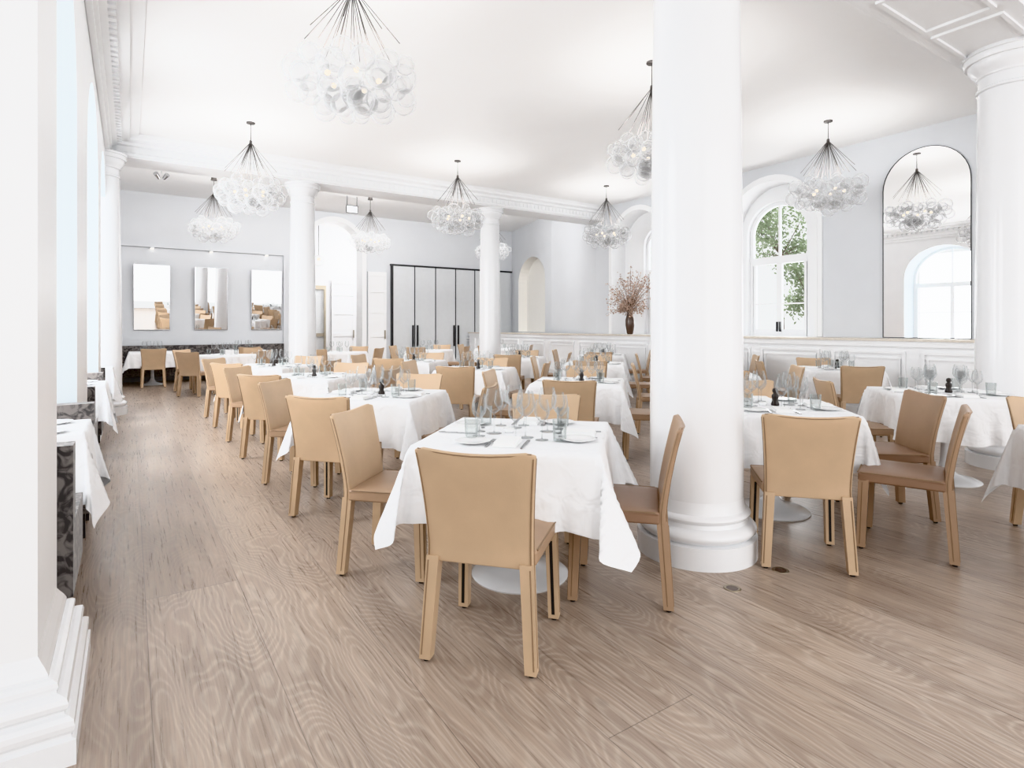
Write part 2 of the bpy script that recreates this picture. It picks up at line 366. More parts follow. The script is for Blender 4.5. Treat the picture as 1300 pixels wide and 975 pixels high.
bm=NB(); box(bm,9.0,XR-.002,-2.5,YB-.2,0,1.1)
y=-2.3
while y<15.8:
    for a,b,c,dd in ((y,y+1.0,.2,.235),(y,y+1.0,.92,.955),(y,y+.035,.235,.92),(y+.965,y+1.0,.235,.92)):
        box(bm,8.97,9.0,a,b,c,dd)
    for a,b,c,dd in ((y+.06,y+.94,.29,.31),(y+.06,y+.94,.845,.865),(y+.06,y+.08,.31,.845),(y+.92,y+.94,.31,.845)):
        box(bm,8.98,9.0,a,b,c,dd)
    y+=1.2
box(bm,8.965,9.0,-2.5,YB-.2,1.02,1.1); box(bm,8.965,9.0,-2.5,YB-.2,0,.12)
struct('trim_8',bm,'white','white panelled wainscot partition',cat='wainscot')
bm=NB(); box(bm,8.94,XR-.002,-2.5,YB-.2,1.1,1.132); struct('trim_9',bm,'tan_cap','slim pale oak ledge cap',cat='ledge')
def window(name,fn,c,r,sill,spr,rise,t,label,french,trans=2.55):
    bm=NB(); arch_ring(bm,c,r-.07,.07,sill,spr,rise-.07,t-.03,t+.03,fn)
    def bx(u0,u1,z0,z1,tt=.025):
        v=[bm.verts.new(fn(a,b,k)) for k in (t-tt,t+tt) for a,b in ((u0,z0),(u1,z0),(u1,z1),(u0,z1))]
        for f in ((0,1,2,3),(4,5,6,7),(0,1,5,4),(1,2,6,5),(2,3,7,6),(3,0,4,7)): bm.faces.new([v[i] for i in f])
    bx(c-r+.06,c+r-.06,sill,sill+.12); bx(c-r+.06,c+r-.06,trans-.07,trans+.07,.04)
    bx(c-.05,c+.05,sill,trans,.03); bx(c-.018,c+.018,trans,spr+rise-.07)
    for s in (-1,1):
        bx(min(c+s*.05,c+s*(r-.08)),max(c+s*.05,c+s*(r-.08)),1.72,1.745)
        a=c+s*(r-.09); bx(a-.03,a+.03,sill,trans,.03)
    o=struct(name,bm,'white',label,cat='window')
    bm=NB(); f=[(c-r+.05,sill)]+[(c-(r-.05)*math.cos(math.pi*i/16),spr+(rise-.05)*math.sin(math.pi*i/16)) for i in range(17)]+[(c+r-.05,sill)]
    bm.faces.new([bm.verts.new(fn(a,b,t)) for a,b in f]); part('glass_pane',fin(bm,'glass_pane','pane'),o)
    if french:
        for s in(-1,1):
            bm=NB(); p=fn(c+s*.03,sill+.0,t-.05); box(bm,p[0]-.015,p[0]+.015,p[1]-.012,p[1]+.012,sill+.08,sill+.26); part('handle',fin(bm,'handle','black'),o,label='black window handle')
    return o
for i,(c,r,s_,sp,rs) in enumerate(LW): window('window_%d'%(i+1),fnL,c,r,s_,sp,rs,-.95,'arched white timber sash window',False)
for i,(c,r,s_,sp,rs) in enumerate(RW): window('window_%d'%(i+4),fnR,c,r,s_,sp,rs,.52,'arched white french window looking onto greenery',True)
for i,(c,r,s_,sp,rs) in enumerate(ROPS):
    bm=NB(); arch_ring(bm,c,r,.11,1.137,sp,rs,-.035,-.002,fnR); arch_ring(bm,c,r,.04,1.137,sp,rs,-.05,-.035,fnR)
    struct('trim_%d'%(10+i),bm,'white','white arched window casing',cat='casing')
# ================================================================== COLUMNS
def col_parts(H,rb,rt,seg=64):
    b=NB()
    B=[(rb*1.28,0),(rb*1.28,.12)]
    def torus(rc,z0,z1,out):
        return [(rc+out*math.sin(math.pi*i/6),z0+(z1-z0)*i/6) for i in range(7)]
    B+=[(rb*1.2,.125)]+torus(rb*1.16,.125,.20,.028)+[(rb*1.1,.205),(rb*1.07,.225)]+torus(rb*1.08,.23,.27,.016)+[(rb*1.05,.275),(rb*1.02,.30),(rb,.34)]
    lathe(b,B,seg); base=fin(b,'column_base','gloss',True,35)
    b=NB(); P=[(rb+(rt-rb)*max(0,(i/12-.1))**1.3*1.0,.34+(H-.34-.36)*i/12) for i in range(13)]
    lathe(b,P,seg); shaft=fin(b,'column_shaft','gloss',True,35)
    b=NB(); z=H-.36
    C=[(rt,z),(rt*1.07,z+.01),(rt*1.07,z+.03),(rt,z+.04),(rt,z+.13),(rt*1.06,z+.14),(rt*1.08,z+.16),(rt*1.2,z+.19),(rt*1.3,z+.235),(rt*1.33,z+.26),(rt*1.33,z+.27)]
    lathe(b,C,seg); w=rt*1.45; 
    lathe(b,[(w*.98,z+.27),(w,z+.28),(w,z+.325),(w*1.04,z+.33),(w*1.04,z+.36)],seg)
    cap=fin(b,'column_capital','gloss',True,35)
    return base,shaft,cap
big=col_parts(HB,.262,.238); sm=col_parts(HB,.235,.2)
def column(x,y,P,lab):
    e=top('column',None,lab,'column',(x,y,0),group='white dining room columns')
    part('base',P[0],e);part('shaft',P[1],e);part('capital',P[2],e)
column(2.77,2.24,big,'thick round glossy white column with moulded base')
column(6.86,1.95,big,'thick round glossy white column beside the dining tables')
column(2.6,YM,sm,'slender round white column under the carved beam')
column(6.55,YM,sm,'slender round white column under the carved beam')
column(-.33,YM-.35,sm,'round white column engaged in the window wall')
# ================================================================== MIRRORS
def arched_mirror():
    bm=NB(); c=3.7;r=.55;sp=3.35
    arch_ring(bm,c,r,.007,1.145,sp,r,-.022,-.002,fnR)
    box(bm,XR-.022,XR-.002,c-r-.007,c+r+.007,1.137,1.145)
    e=top('wall_mirror',None,'tall arched mirror with a slim black frame standing on the ledge','mirror',(0,0,0))
    part('frame',fin(bm,'mirror_frame','black'),e)
    bm=NB(); f=[(c-r,1.145)]+[(c-r*math.cos(math.pi*i/32),sp+r*math.sin(math.pi*i/32)) for i in range(33)]+[(c+r,1.145)]
    bm.faces.new([bm.verts.new(fnR(a,b,-.012)) for a,b in f]); part('mirror_glass',fin(bm,'mirror_glass','mirror'),e)
arched_mirror()
bmf=NB()
for a,b,c,dd in ((-.37,.37,0,.012),(-.37,.37,1.538,1.55),(-.37,-.358,.012,1.538),(.358,.37,.012,1.538)): box(bmf,a,b,-.03,0,c,dd)
mf=fin(bmf,'mirror_frame','steel'); bm=NB(); box(bm,-.358,.358,-.018,-.002,.012,1.538); mg=fin(bm,'mirror_glass','mirror')
def colx(u,Y):
    t=(u-650)/735.; return Y*(.5507+t*.8347)/(.8347-t*.5507)
for u in (193,268,338):
    e=top('wall_mirror',None,'rectangular mirror with thin metal frame on the grey wall','mirror',(colx(u,YB),YB-.01,1.23),group='mirrors above the banquette')
    e.rotation_euler=(R(3.2),0,0)
    part('frame',mf,e); part('mirror_glass',mg,e)
    e=top('downlight',None,'small recessed downlight above a mirror','light',(colx(u,YB),YB-.045,3.17),group='mirror downlights')
    bm=NB(); lathe(bm,[(.05,0),(.05,.03)],16); part('trim_ring',fin(bm,'ring','white',True,30),e)
    bm=NB(); lathe(bm,[(.035,-.006),(.035,0)],16); part('lens',fin(bm,'lens','lampw',True,30),e)
# ================================================================== CHAIR
def hw(z):
    return .212+.028*((z-.42)/.42)**1.8 if z>.42 else .212+.022*((.42-z)/.42)
def ry(z): return -.075*((z-.42)/.41)**1.4 if z>.42 else -.03*((.42-z)/.42)
def chair_meshes(lb,ls):
    bm=NB(); NU,NV=12,10; th=.022
    F=[];Bk=[]
    for j in range(NV+1):
        v=j/NV; rowf=[];rowb=[]
        for i in range(NU+1):
            u=-1+2*i/NU
            zt=.848-.018*(1-u*u)-.016*max(0,abs(u)-.82)/.18*(abs(u)>.82)
            z=.385+(zt-.385)*v
            w=hw(z)*u; y=ry(z)-.024*(1-u*u)*v
            rowf.append(bm.verts.new((w,y+th/2+.006*(1-v),z))); rowb.append(bm.verts.new((w,y-th/2-.006*(1-v),z)))
        F.append(rowf);Bk.append(rowb)
    for j in range(NV):
        for i in range(NU):
            bm.faces.new((F[j][i],F[j][i+1],F[j+1][i+1],F[j+1][i])); bm.faces.new((Bk[j][i+1],Bk[j][i],Bk[j+1][i],Bk[j+1][i+1]))
        bm.faces.new((F[j][0],F[j+1][0],Bk[j+1][0],Bk[j][0])); bm.faces.new((F[j][NU],Bk[j][NU],Bk[j+1][NU],F[j+1][NU]))
    for i in range(NU):
        bm.faces.new((F[NV][i],F[NV][i+1],Bk[NV][i+1],Bk[NV][i])); bm.faces.new((F[0][i+1],F[0][i],Bk[0][i],Bk[0][i+1]))
    bmesh.ops.recalc_face_normals(bm,faces=bm.faces)
    bevel(bm,.007,3,50)
    for s in (-1,1):
        pts=[(s*(hw(z)-.008),ry(z)-th/2-.006*(1-(z-.385)/.44)-.001,z) for z in (.39,.45,.52,.6,.68,.75,.82)]
        tube(bm,pts,.0032,5,1)
        pts=[(s*(hw(z)-.0005),ry(z)+.004,z) for z in (.39,.45,.52,.6,.68,.75,.82)]
        tube(bm,pts,.0028,5,1)
    tube(bm,[(u*hw(.82),ry(.83)-.024*(1-u*u)-th/2+.0015,.840-.018*(1-u*u)) for u in (-.94,-.6,-.3,0,.3,.6,.94)],.0026,5,1)
    back=fin(bm,'backrest',[lb,'seam'],True,60)
    bm=NB(); box(bm,-.220,.220,.01,.425,.392,.450)
    bmesh.ops.subdivide_edges(bm,edges=bm.edges[:],cuts=5,use_grid_fill=True)
    for v in bm.verts:
        if v.co.z>.449: v.co.z+= .010*(1-(v.co.x/.222)**2)*(1-((v.co.y-.22)/.21)**2)
        v.co.x*=1+.03*(v.co.y/.42)
    bevel(bm,.010,2,50)
    for s in(-1,1):
        tube(bm,[(s*.220*(1+.03*y/.42),y,.447) for y in (.03,.22,.41)],.0035,5,1)
    tube(bm,[(-.224,.426,.447),(0,.426,.449),(.224,.426,.447)],.0035,5,1)
    seat=fin(bm,'seat',[ls,'seam'],True,60)
    def leg(s,rear):
        bm=NB(); n=6; rings=[]
        def dims(k): return .025-.0025*k,.026-.003*k
        for q_ in range(n+1):
            k=q_/n
            z=.395*(1-k)+.012; a,b=dims(k)
            if rear: cx=s*(hw(z)-a); cy=ry(z)
            else: cx=s*(.226+.008*k-a); cy=.396+.014*k
            rings.append([bm.verts.new((cx+p*a,cy+q*b,z)) for p,q in ((-1,-1),(1,-1),(1,1),(-1,1))])
        for a,b in zip(rings,rings[1:]):
            for i in range(4): bm.faces.new((a[i],a[(i+1)%4],b[(i+1)%4],b[i]))
        bm.faces.new(rings[0]);bm.faces.new(rings[-1]); 
        c=sum((v.co for v in rings[-1]),Vector())/4
        bevel(bm,.005,2,50)
        zz=(.39,.2,.03)
        def pt(z,face):
            k=(1-(z-.012)/.395); a,b=dims(k)
            if rear: 
                return (s*(hw(z)-.009),ry(z)-b,z) if face==0 else (s*(hw(z)-.0005),ry(z)+.004,z)
            return (s*(.226+.008*k-.009),.396+.014*k+b,z) if face==0 else (s*(.226+.008*k-.0005),.396+.014*k+.006,z)
        for f in (0,1): tube(bm,[pt(z,f) for z in zz],.0028,5,1)
        if not rear:
            zs=(.36,.2,.03); v=[]
            for z in zs:
                k=(1-(z-.012)/.395); a,b=dims(k); cx=s*(.226+.008*k-a); cy=.396+.014*k-b-.001
                v.append([bm.verts.new((cx+d_,cy,z)) for d_ in (-.007,.007)])
            for p,q in zip(v,v[1:]): bm.faces.new((p[0],p[1],q[1],q[0])).material_index=2
        lathe(bm,[(.013,0),(.013,.014)],10,2,(c.x,c.y))
        return fin(bm,'leg',[lb,'seam','black'],True,50)
    return back,seat,[leg(-1,True),leg(1,True),leg(-1,False),leg(1,False)]
CT=chair_meshes('leather','leather2'); CSH=chair_meshes('leather3','leather4')  # second set carries its shade in the leather colour
def chair(x,y,ang,lab='tan leather dining chair with stitched seams at a white-clothed table',V=None):
    V=V or CT
    e=top('dining_chair',None,lab,'chair',(x,y,0),R(ang-90),group='tan leather dining chairs')
    part('backrest',V[0],e); part('seat',V[1],e,label='tan leather seat darkened for shade')
    for l in V[2]: part('leg',l,e)
# ================================================================== TABLES
A=.44; O=.345; TZ=.742
def cloth_mesh(seed):
    rnd=random.Random(seed); bm=NB()
    ph=[rnd.uniform(0,6.28) for _ in range(16)]
    vals=[-A+2*A*i/36 for i in range(37)]
    ext=[O*i/14 for i in range(1,15)]
    g=[-A-e for e in reversed(ext)]+vals+[A+e for e in ext]
    n=len(g); V=[]
    def ripple(t,dp,k):
        a=(dp/O)
        return (.024*math.sin(t*9+ph[k])*a**1.3+.019*math.sin(t*21+ph[k+4]+a*1.0)*a**1.1+.012*math.sin(t*37+ph[k+8]-a*2)*a+.006*math.sin(t*61+ph[k+3])*a)
    rc=.010
    for y in g:
        row=[]
        for x in g:
            px=max(0,abs(x)-A); py=max(0,abs(y)-A); sx=1 if x>0 else -1; sy=1 if y>0 else -1
            if px==0 and py==0: p=(x,y,TZ)
            elif py==0: 
                k=0 if sx>0 else 1; dp=px
                p=(sx*(A+rc+.036*dp/O+ripple(y,dp,k)),y,TZ-.003-dp*(1-.03*math.sin(y*9+ph[5])))
            elif px==0:
                k=2 if sy>0 else 3; dp=py
                p=(x,sy*(A+rc+.036*dp/O+ripple(x,dp,k)),TZ-.003-dp*(1-.03*math.sin(x*9+ph[6])))
            else:
                r=math.hypot(px,py); th=math.atan2(py,px); s2=math.sin(2*th); q=r/O
                f=.15*r*s2**1.1
                pl=.030*q*math.sin(6*th+ph[12])*s2+.020*q*math.sin(11*th+ph[13])*s2
                wx=math.cos(th)**2; qq=min(r,O*1.1)
                ox=rc+.036*q*wx+ripple(sy*A,qq,0 if sx>0 else 1)*wx
                oy=rc+.036*q*(1-wx)+ripple(sx*A,qq,2 if sy>0 else 3)*(1-wx)
                sw=.07*r*math.sin(4*th)+pl
                zz=.03*(math.sin(sy*A*9+ph[5])*wx+math.sin(sx*A*9+ph[6])*(1-wx))
                p=(sx*(A+ox+f+sw),sy*(A+oy+f-sw),TZ-.003-r*(1-.05*s2-zz))
            row.append(bm.verts.new(p))
        V.append(row)
    for j in range(n-1):
        for i in range(n-1): bm.faces.new((V[j][i],V[j][i+1],V[j+1][i+1],V[j+1][i]))
    return fin(bm,'tablecloth','cloth',True)
CLO=[cloth_mesh(i) for i in range(5)]
bm=NB(); lathe(bm,[(.25,0),(.255,.008),(.24,.018),(.17,.035),(.09,.06),(.05,.10),(.036,.16)],40); TB=fin(bm,'table_base','gloss',True,50)
bm=NB(); lathe(bm,[(.036,.16),(.03,.3),(.03,.55),(.045,.66),(.10,.705)],24); TP=fin(bm,'table_pedestal','gloss',True,50)
bm=NB(); box(bm,-A+.01,A-.01,-A+.01,A-.01,.705,.738); bevel(bm,.008); TT=fin(bm,'table_top','white')
bm=NB(); lathe(bm,[(0,0),(.05,0),(.055,.004),(.085,.012),(.087,.014),(.083,.015),(.052,.008),(0,.007)],28); PL=fin(bm,'plate','china',True,60)
def wine(h,rb,n):
    b=NB(); zb=h*.46
    lathe(b,[(.006,zb-.003),(rb*.45,zb+.006),(rb*.8,zb+h*.10),(rb,zb+h*.2),(rb*.95,zb+h*.36),(rb*.76,h)],20,cap=False); bowl=fin(b,n+'_bowl','glass',True)
    b=NB(); lathe(b,[(.004,.006),(.0032,zb*.5),(.006,zb)],8); st=fin(b,n+'_stem','glass',True)
    b=NB(); lathe(b,[(rb*.85,0),(rb*.85,.002),(.004,.007)],20); ft=fin(b,n+'_foot','glass',True)
    return bowl,st,ft
W1=wine(.235,.048,'wine'); W2=wine(.20,.038,'wine_small')
bm=NB(); lathe(bm,[(0,.004),(.031,.004),(.036,.105),(.034,.105),(.029,.008),(0,.008)],18,cap=False); TU=fin(bm,'tumbler','tumbler',True,50)
def cutlery(kind):
    bm=NB()
    if kind=='fork':
        box(bm,-.005,.005,-.10,.03,.001,.004); box(bm,-.010,.010,.03,.055,.001,.004)
        for i in range(4): box(bm,-.010+i*.006,-.0078+i*.006,.055,.095,.001,.004)
    else:
        box(bm,-.005,.005,-.11,-.01,.001,.006); box(bm,-.008,.007,-.01,.10,.001,.003)
    return fin(bm,kind,'steel')
FK=cutlery('fork'); KN=cutlery('knife')
bm=NB()
box(bm,-.055,.055,-.085,.085,.0,.010); box(bm,-.05,.05,-.08,.083,.010,.022); bevel(bm,.003,2); NP=fin(bm,'napkin','napkin',True,50)
bm=NB(); lathe(bm,[(.026,0),(.028,.01),(.018,.035),(.024,.06),(.022,.075),(.012,.085),(.02,.1),(.016,.118),(0,.125)],18); PM=fin(bm,'pepper_mill','mill',True)
bm=NB(); lathe(bm,[(0,0),(.022,0),(.03,.022),(.027,.022),(.02,.006),(0,.006)],18); SD=fin(bm,'salt_dish','china',True)
def wg(x,y,z,Wm,parts,sc=1):
    e=top('wine_glass',None,'clear stemmed wine glass on a white tablecloth','glass',(x,y,z),group='wine glasses on the tables')
    part('bowl',Wm[0],e);part('stem',Wm[1],e); part('foot',Wm[2],e)
def tumb(px,py,z): top('water_tumbler',TU,'clear glass water tumbler on the tablecloth','glass',(px,py,z),0,group='water tumblers')
def table(x,y,sides,level=1,rot=45,dist=.88,seed=0,mill=True,ci=None):
    rnd=random.Random(int(x*100+y*1000)+seed)
    e=top('dining_table',None,'square dining table on a white trumpet pedestal under white linen','table',(x,y,0),R(rot),group='pedestal dining tables')
    part('tabletop',TT,e);part('pedestal',TP,e);part('base',TB,e)
    ci=rnd.randrange(5) if ci is None else ci
    top('tablecloth',CLO[ci],'white linen tablecloth draped with pointed hanging corners','tablecloth',(x,y,0),R(rot+90*rnd.randrange(4)),group='white tablecloths')
    z=TZ+.0015
    for k in range(4):
        a=R(rot+90*k); f=Vector((math.cos(a),math.sin(a))); r=Vector((math.sin(a),-math.cos(a)))*-1
        def P(df,dr): q=Vector((x,y))+f*df+r*dr; return q.x,q.y
        if level<=2:
            px,py=P(.32,-.17); top('side_plate',PL,'small round white side plate','plate',(px,py,z),0,group='side plates')
            px,py=P(.31,.0); top('napkin',NP,'folded white linen napkin','napkin',(px,py,z),a+R(90),group='folded napkins')
            if level==1:
                px,py=P(.31,-.085); top('fork',FK,'slim polished steel table fork','cutlery',(px,py,z),a+R(90),group='forks')
                px,py=P(.31,.085); top('knife',KN,'slim polished steel table knife','cutlery',(px,py,z),a+R(90),group='knives')
            px,py=P(.13+rnd.uniform(-.01,.01),.055); wg(px,py,z,W1,True)
            px,py=P(.185,.145); wg(px,py,z,W2,True)
            if level==1:
                px,py=P(.215,.02); wg(px,py,z,W2,True)
            px,py=P(.20,.235 if level==1 else -.01); tumb(px,py,z)
        else:
            px,py=P(.15,.06); wg(px,py,z,W1,True)
            px,py=P(.2,.14); tumb(px,py,z)
    if level<=2:
        if mill: top('pepper_mill',PM,'small dark wooden pepper mill','mill',(x+.02,y-.02,z),group='pepper mills')
        top('salt_dish',SD,'tiny white china salt dish','dish',(x-.05,y+.03,z),group='salt dishes')
    for i,sd in enumerate(sides):
        a=R(sd)
        chair(x+math.cos(a)*dist,y+math.sin(a)*dist,sd+180+rnd.uniform(-3,3))
ALL=(225,135,315,45)
table(1.72,2.53,(135,45),1,ci=1,mill=False)
chair(1.13,1.935,41.5,'tan leather dining chair with its stitched back turned outward')
chair(2.19,1.98,133,'tan leather dining chair coloured as in shade beside the thick column',V=CSH)
table(1.72,4.62,ALL,1)
table(1.72,6.72,ALL,2)
table(1.70,8.82,ALL,2)
table(1.55,12.9,(225,135,45,315),3)
table(3.86,4.60,ALL,1)
table(3.86,6.72,ALL,2)
table(3.86,8.82,ALL,2)
table(3.9,12.9,ALL,3)
table(5.95,4.55,ALL,2)
table(5.95,6.72,ALL,2)
table(5.95,8.82,ALL,2)
table(6.1,12.9,ALL,3)
table(7.9,4.1,(225,135,45),2)
table(7.9,6.4,(225,135,315),2)
table(7.9,8.7,(225,135,315),2)
table(8.0,12.9,(225,135,315),3)
table(3.80,2.42,(45,),1)
chair(3.03,1.72,42,'tan leather dining chair with stitched seams beside the thick column')
chair(3.93,1.40,110,'shade-toned tan leather dining chair angled towards its table',V=CSH)
chair(4.58,1.84,140,'shade-toned tan leather dining chair turned sideways at its table',V=CSH)
table(5.78,2.08,(135,),1)
table(4.25,.55,(),1)
chair(4.97,1.18,225,'tan leather dining chair tucked at a corner table')
table(.42,15.35,(),3,rot=0)
chair(.42,14.5,90,'tan leather dining chair facing the banquette')
table(2.3,15.35,(),3,rot=0); chair(2.3,14.5,90)
# ================================================================== BANQUETTES
def bench_mesh(w,d,h):
    bm=NB(); box(bm,-w/2,w/2,0,.12,.16,h); bevel(bm,.03,3); back=fin(bm,'bench_back','pattern',True,50)
    bm=NB(); box(bm,-w/2,w/2,.121,d,.16,.46); bevel(bm,.03,3); seat=fin(bm,'bench_seat','pattern',True,50)
    bm=NB(); box(bm,-.02,.02,-.02,.02,0,.17); bevel(bm,.004); leg=fin(bm,'bench_leg','black')
    return back,seat,leg
def bench(x,y,rz,w,d,h,lab):
    b,s,l=bench_mesh(w,d,h); e=top('banquette',None,lab,'bench',(x,y,0),R(rz))
    part('backrest',b,e);part('seat',s,e)
    for sx in(-1,1):
        for yy in (.05,d-.06): part('leg',l,e,(sx*(w/2-.05),yy,0))
bench(-.54,3.06,0,.68,.6,.80,'grey patterned velvet banquette beside the window')
bench(-.54,4.88,180,.68,.5,.79,'grey patterned velvet banquette beside the window')
bench(-.56,6.08,0,.62,.55,.79,'grey patterned velvet banquette beside the window')
bench(-.56,8.02,180,.62,.55,.79,'grey patterned velvet banquette beside the window')
bench(-.56,8.84,0,.6,.4,.79,'grey patterned velvet banquette beside the window')
bench(1.6,YB-.08,180,3.6,.6,.86,'long dark patterned banquette along the mirror wall')
def small_table(x,y):
    rnd=random.Random(int(y*10))
    e=top('dining_table',None,'small dining table on a white trumpet pedestal in the window booth','table',(x,y,0),group='window booth tables')
    part('tabletop',TT,e,sc=(.62,.66,1));part('pedestal',TP,e);part('base',TB,e,sc=.9)
    c=top('tablecloth',CLO[rnd.randrange(5)],'white linen tablecloth hanging over a window booth table','tablecloth',(x,y,0),group='booth tablecloths'); c.scale=(.64,.68,1)
    z=TZ+.0015
    for dx,dy in ((.12,.18),(.12,-.18)):
        top('side_plate',PL,'small round white side plate','plate',(x+dx,y+dy,z),group='side plates')
        wg(x-.1,y+dy*.6,z,W1,True)
        top('knife',KN,'slim polished steel table knife','cutlery',(x+dx-.12,y+dy,z),0,group='knives')
for y0 in (4.04,7.05,9.75): small_table(-.48,y0)
# ================================================================== CHANDELIERS
def sphere_mesh(r,m,n):
    bm=NB(); bmesh.ops.create_uvsphere(bm,u_segments=20,v_segments=12,radius=r); return fin(bm,n,m,True)
GL=[sphere_mesh(.105,'bubble','globe'),sphere_mesh(.088,'bubble','globe'),sphere_mesh(.072,'bubble','globe')]
BU=sphere_mesh(.020,'bulb','bulb')
bm=NB(); lathe(bm,[(.055,-.022),(.06,-.018),(.06,0)],24); CAN=fin(bm,'canopy','rod',True,40)
rg=random.Random(5)
GP=[]
N=46
for i in range(N):
    t=(i+.5)/N; zc=1-2*t; rr=math.sqrt(1-zc*zc); a=i*2.399963
    if zc>.55: continue
    k=rg.uniform(.86,1.05)
    GP.append((Vector((rr*math.cos(a)*.44*k,rr*math.sin(a)*.44*k,zc*.24*k-1.0)),rg.randrange(3)))
for i in range(7):
    a=i*.9; GP.append((Vector((.24*math.cos(a),.24*math.sin(a),-.93+.05*math.sin(i*3))),rg.randrange(3)))
for i in range(3):
    a=i*2.09+.4; GP.append((Vector((.12*math.cos(a),.12*math.sin(a),-1.13)),0))
RODS=[]
hub=Vector((0,0,-.28))
def rod_end(i):
    a=i*2*math.pi/24+.1; rad=(.16,.26,.36)[i%3]; return Vector((rad*math.cos(a),rad*math.sin(a),-.80+.05*(i%3)-.02*(i%2)))
for i in range(24):
    b=NB(); tube(b,[hub,rod_end(i)],.0034,5); RODS.append(fin(b,'rod','rod',True))
b=NB(); tube(b,[(0,0,-.02),(0,0,-.26)],.006,6); lathe(b,[(.006,-.25),(.018,-.26),(.020,-.30),(.010,-.33)],12); STEM=fin(b,'stem','rod',True,50)
b=NB()
for p,s_ in GP: bmesh.ops.create_uvsphere(b,u_segments=14,v_segments=8,radius=(.105,.088,.072)[s_],matrix=Matrix.Translation(p))
GLM=fin(b,'globes','bubble',True)
b=NB()
for i in range(24): tube(b,[hub,rod_end(i)],.0034,5)
RDM=fin(b,'rods','rod',True)
def chandelier(x,y,zc,rot,full,pw):
    e=top('chandelier',None,'cluster of milky blown glass bubbles hung on thin dark rods','chandelier',(x,y,zc),R(rot),group='glass bubble chandeliers')
    part('canopy',CAN,e); part('stem',STEM,e)
    if full:
        for r_ in RODS: part('rod',r_,e)
        for p,s_ in GP: part('globe',GL[s_],e,p)
    else:
        part('rod',RDM,e,kind='stuff'); part('globe',GLM,e,kind='stuff')
    for i in range(5):
        a=i*1.256; part('bulb',BU,e,(.2*math.cos(a),.2*math.sin(a),-1.0))
    l=bpy.data.lights.new('added_ceiling_fill','AREA'); l.shape='DISK'; l.size=.6; l.energy=pw; l.color=(1,.995,.985)  # added fill to brighten the ceiling, has no lamp body
    lo=bpy.data.objects.new('ceiling_fill',l); COL.objects.link(lo); lo.parent=e; lo.location=(0,0,-.80); lo.rotation_euler=(math.pi,0,0)
for x,y,f,h in ((1.43,4.4,1,HC),(4.77,4.45,1,HC),(8.2,4.35,1,HC),(1.43,8.9,1,HC),(4.77,8.95,1,HC),(8.17,8.86,1,HC),(1.45,13.4,0,HA-.15),(4.79,13.4,0,HA-.15),(8.2,13.4,0,HA-.15)):
    chandelier(x,y,h,random.uniform(0,360),f,13 if f else 8)
for x in (1.45,4.79,8.2):
    bm=NB(); lathe(bm,[(.05,HA-.15),(.05,HA)],16,ctr=(x,13.4)); 
    top('ceiling_mount',fin(bm,'ceiling_mount','rod',True,40),'short dark ceiling mount of a chandelier','mount',group='chandelier mounts')
e=top('pendant_lamp',None,'small warm glass pendant in the lobby','lamp',(4.65,17.4,HA))
bm=NB(); tube(bm,[(0,0,0),(0,0,-1.1)],.012,6); part('cord',fin(bm,'cord','rod'),e)
part('globe',GL[0],e,(0,0,-1.25),sc=1.6); part('bulb',BU,e,(0,0,-1.2),sc=2)
e=top('ceiling_spotlight',None,'small twin-headed ceiling spotlight','light',(colx(205,13.),13.0,HA))
bm=NB(); tube(bm,[(0,0,0),(0,0,-.25)],.012,6); part('stem',fin(bm,'spot_stem','steel'),e)
for s in (-1,1):
    bm=NB(); lathe(bm,[(.03,-.07),(.045,.06)],14); part('spot_head',fin(bm,'spot_head','steel',True,40),e,(s*.07,0,-.3),(R(60),0,R(s*30)))
xs=colx(447,14.0)
e=top('hanging_sign',None,'small blank sign board hung from the ceiling','sign',(xs,14.0,HA))
bm=NB(); box(bm,-.13,.13,-.012,.012,-.40,-.24); part('sign_panel',fin(bm,'sign_panel','door'),e)
bm=NB(); 
for s in(-.12,.12): box(bm,s-.006,s+.006,-.006,.006,-.24,0)
box(bm,-.14,.14,-.015,.015,-.415,-.40);box(bm,-.14,.14,-.015,.015,-.24,-.225);box(bm,-.145,-.13,-.015,.015,-.40,-.24);box(bm,.13,.145,-.015,.015,-.40,-.24)
part('sign_frame',fin(bm,'sign_frame','black'),e)
# ================================================================== FLOWERS
e=top('flower_vase',None,'dark vase with brown-pink blossom branches on the ledge','vase',(9.28,9.3,1.136))
bm=NB(); lathe(bm,[(0,0),(.055,0),(.07,.02),(.10,.2),(.10,.32),(.07,.45),(.05,.52),(.06,.56),(.055,.56),(.04,.52),(.06,.44),(0,.1)],28,cap=False); part('vase_body',fin(bm,'vase_body','vase',True),e)
rf=random.Random(3); bt=NB(); bl=NB()
for i in range(80):
    a=rf.uniform(0,6.28); sp=rf.uniform(.15,.78); h=rf.uniform(-.15,.95)*(1.15-sp*.6)
    cx=math.cos(a)*.36
    pts=[Vector((0,0,.50)),Vector((cx*sp*.5,math.sin(a)*sp*.5,.62+h*.45)),Vector((cx*sp,math.sin(a)*sp,.55+h))]
    tube(bt,pts,[.005,.0035,.002],5)
    for k in range(24):
        t=rf.uniform(.2,1); c=pts[1].lerp(pts[2],t) if rf.random()<.7 else pts[0].lerp(pts[1],.4+t/2)
        c=c+Vector([rf.uniform(-.06,.06) for _ in range(3)]); s_=rf.uniform(.012,.030)
        n=Vector([rf.uniform(-1,1) for _ in range(3)]).normalized(); u=n.orthogonal().normalized()*s_; w=n.cross(u)
        bl.faces.new([bl.verts.new(c+d_) for d_ in (u,w*.7,-u,-w*.7)])
part('stem',fin(bt,'branches','twig'),e,kind='stuff'); part('blossom',fin(bl,'blossoms','blossom'),e,kind='stuff')
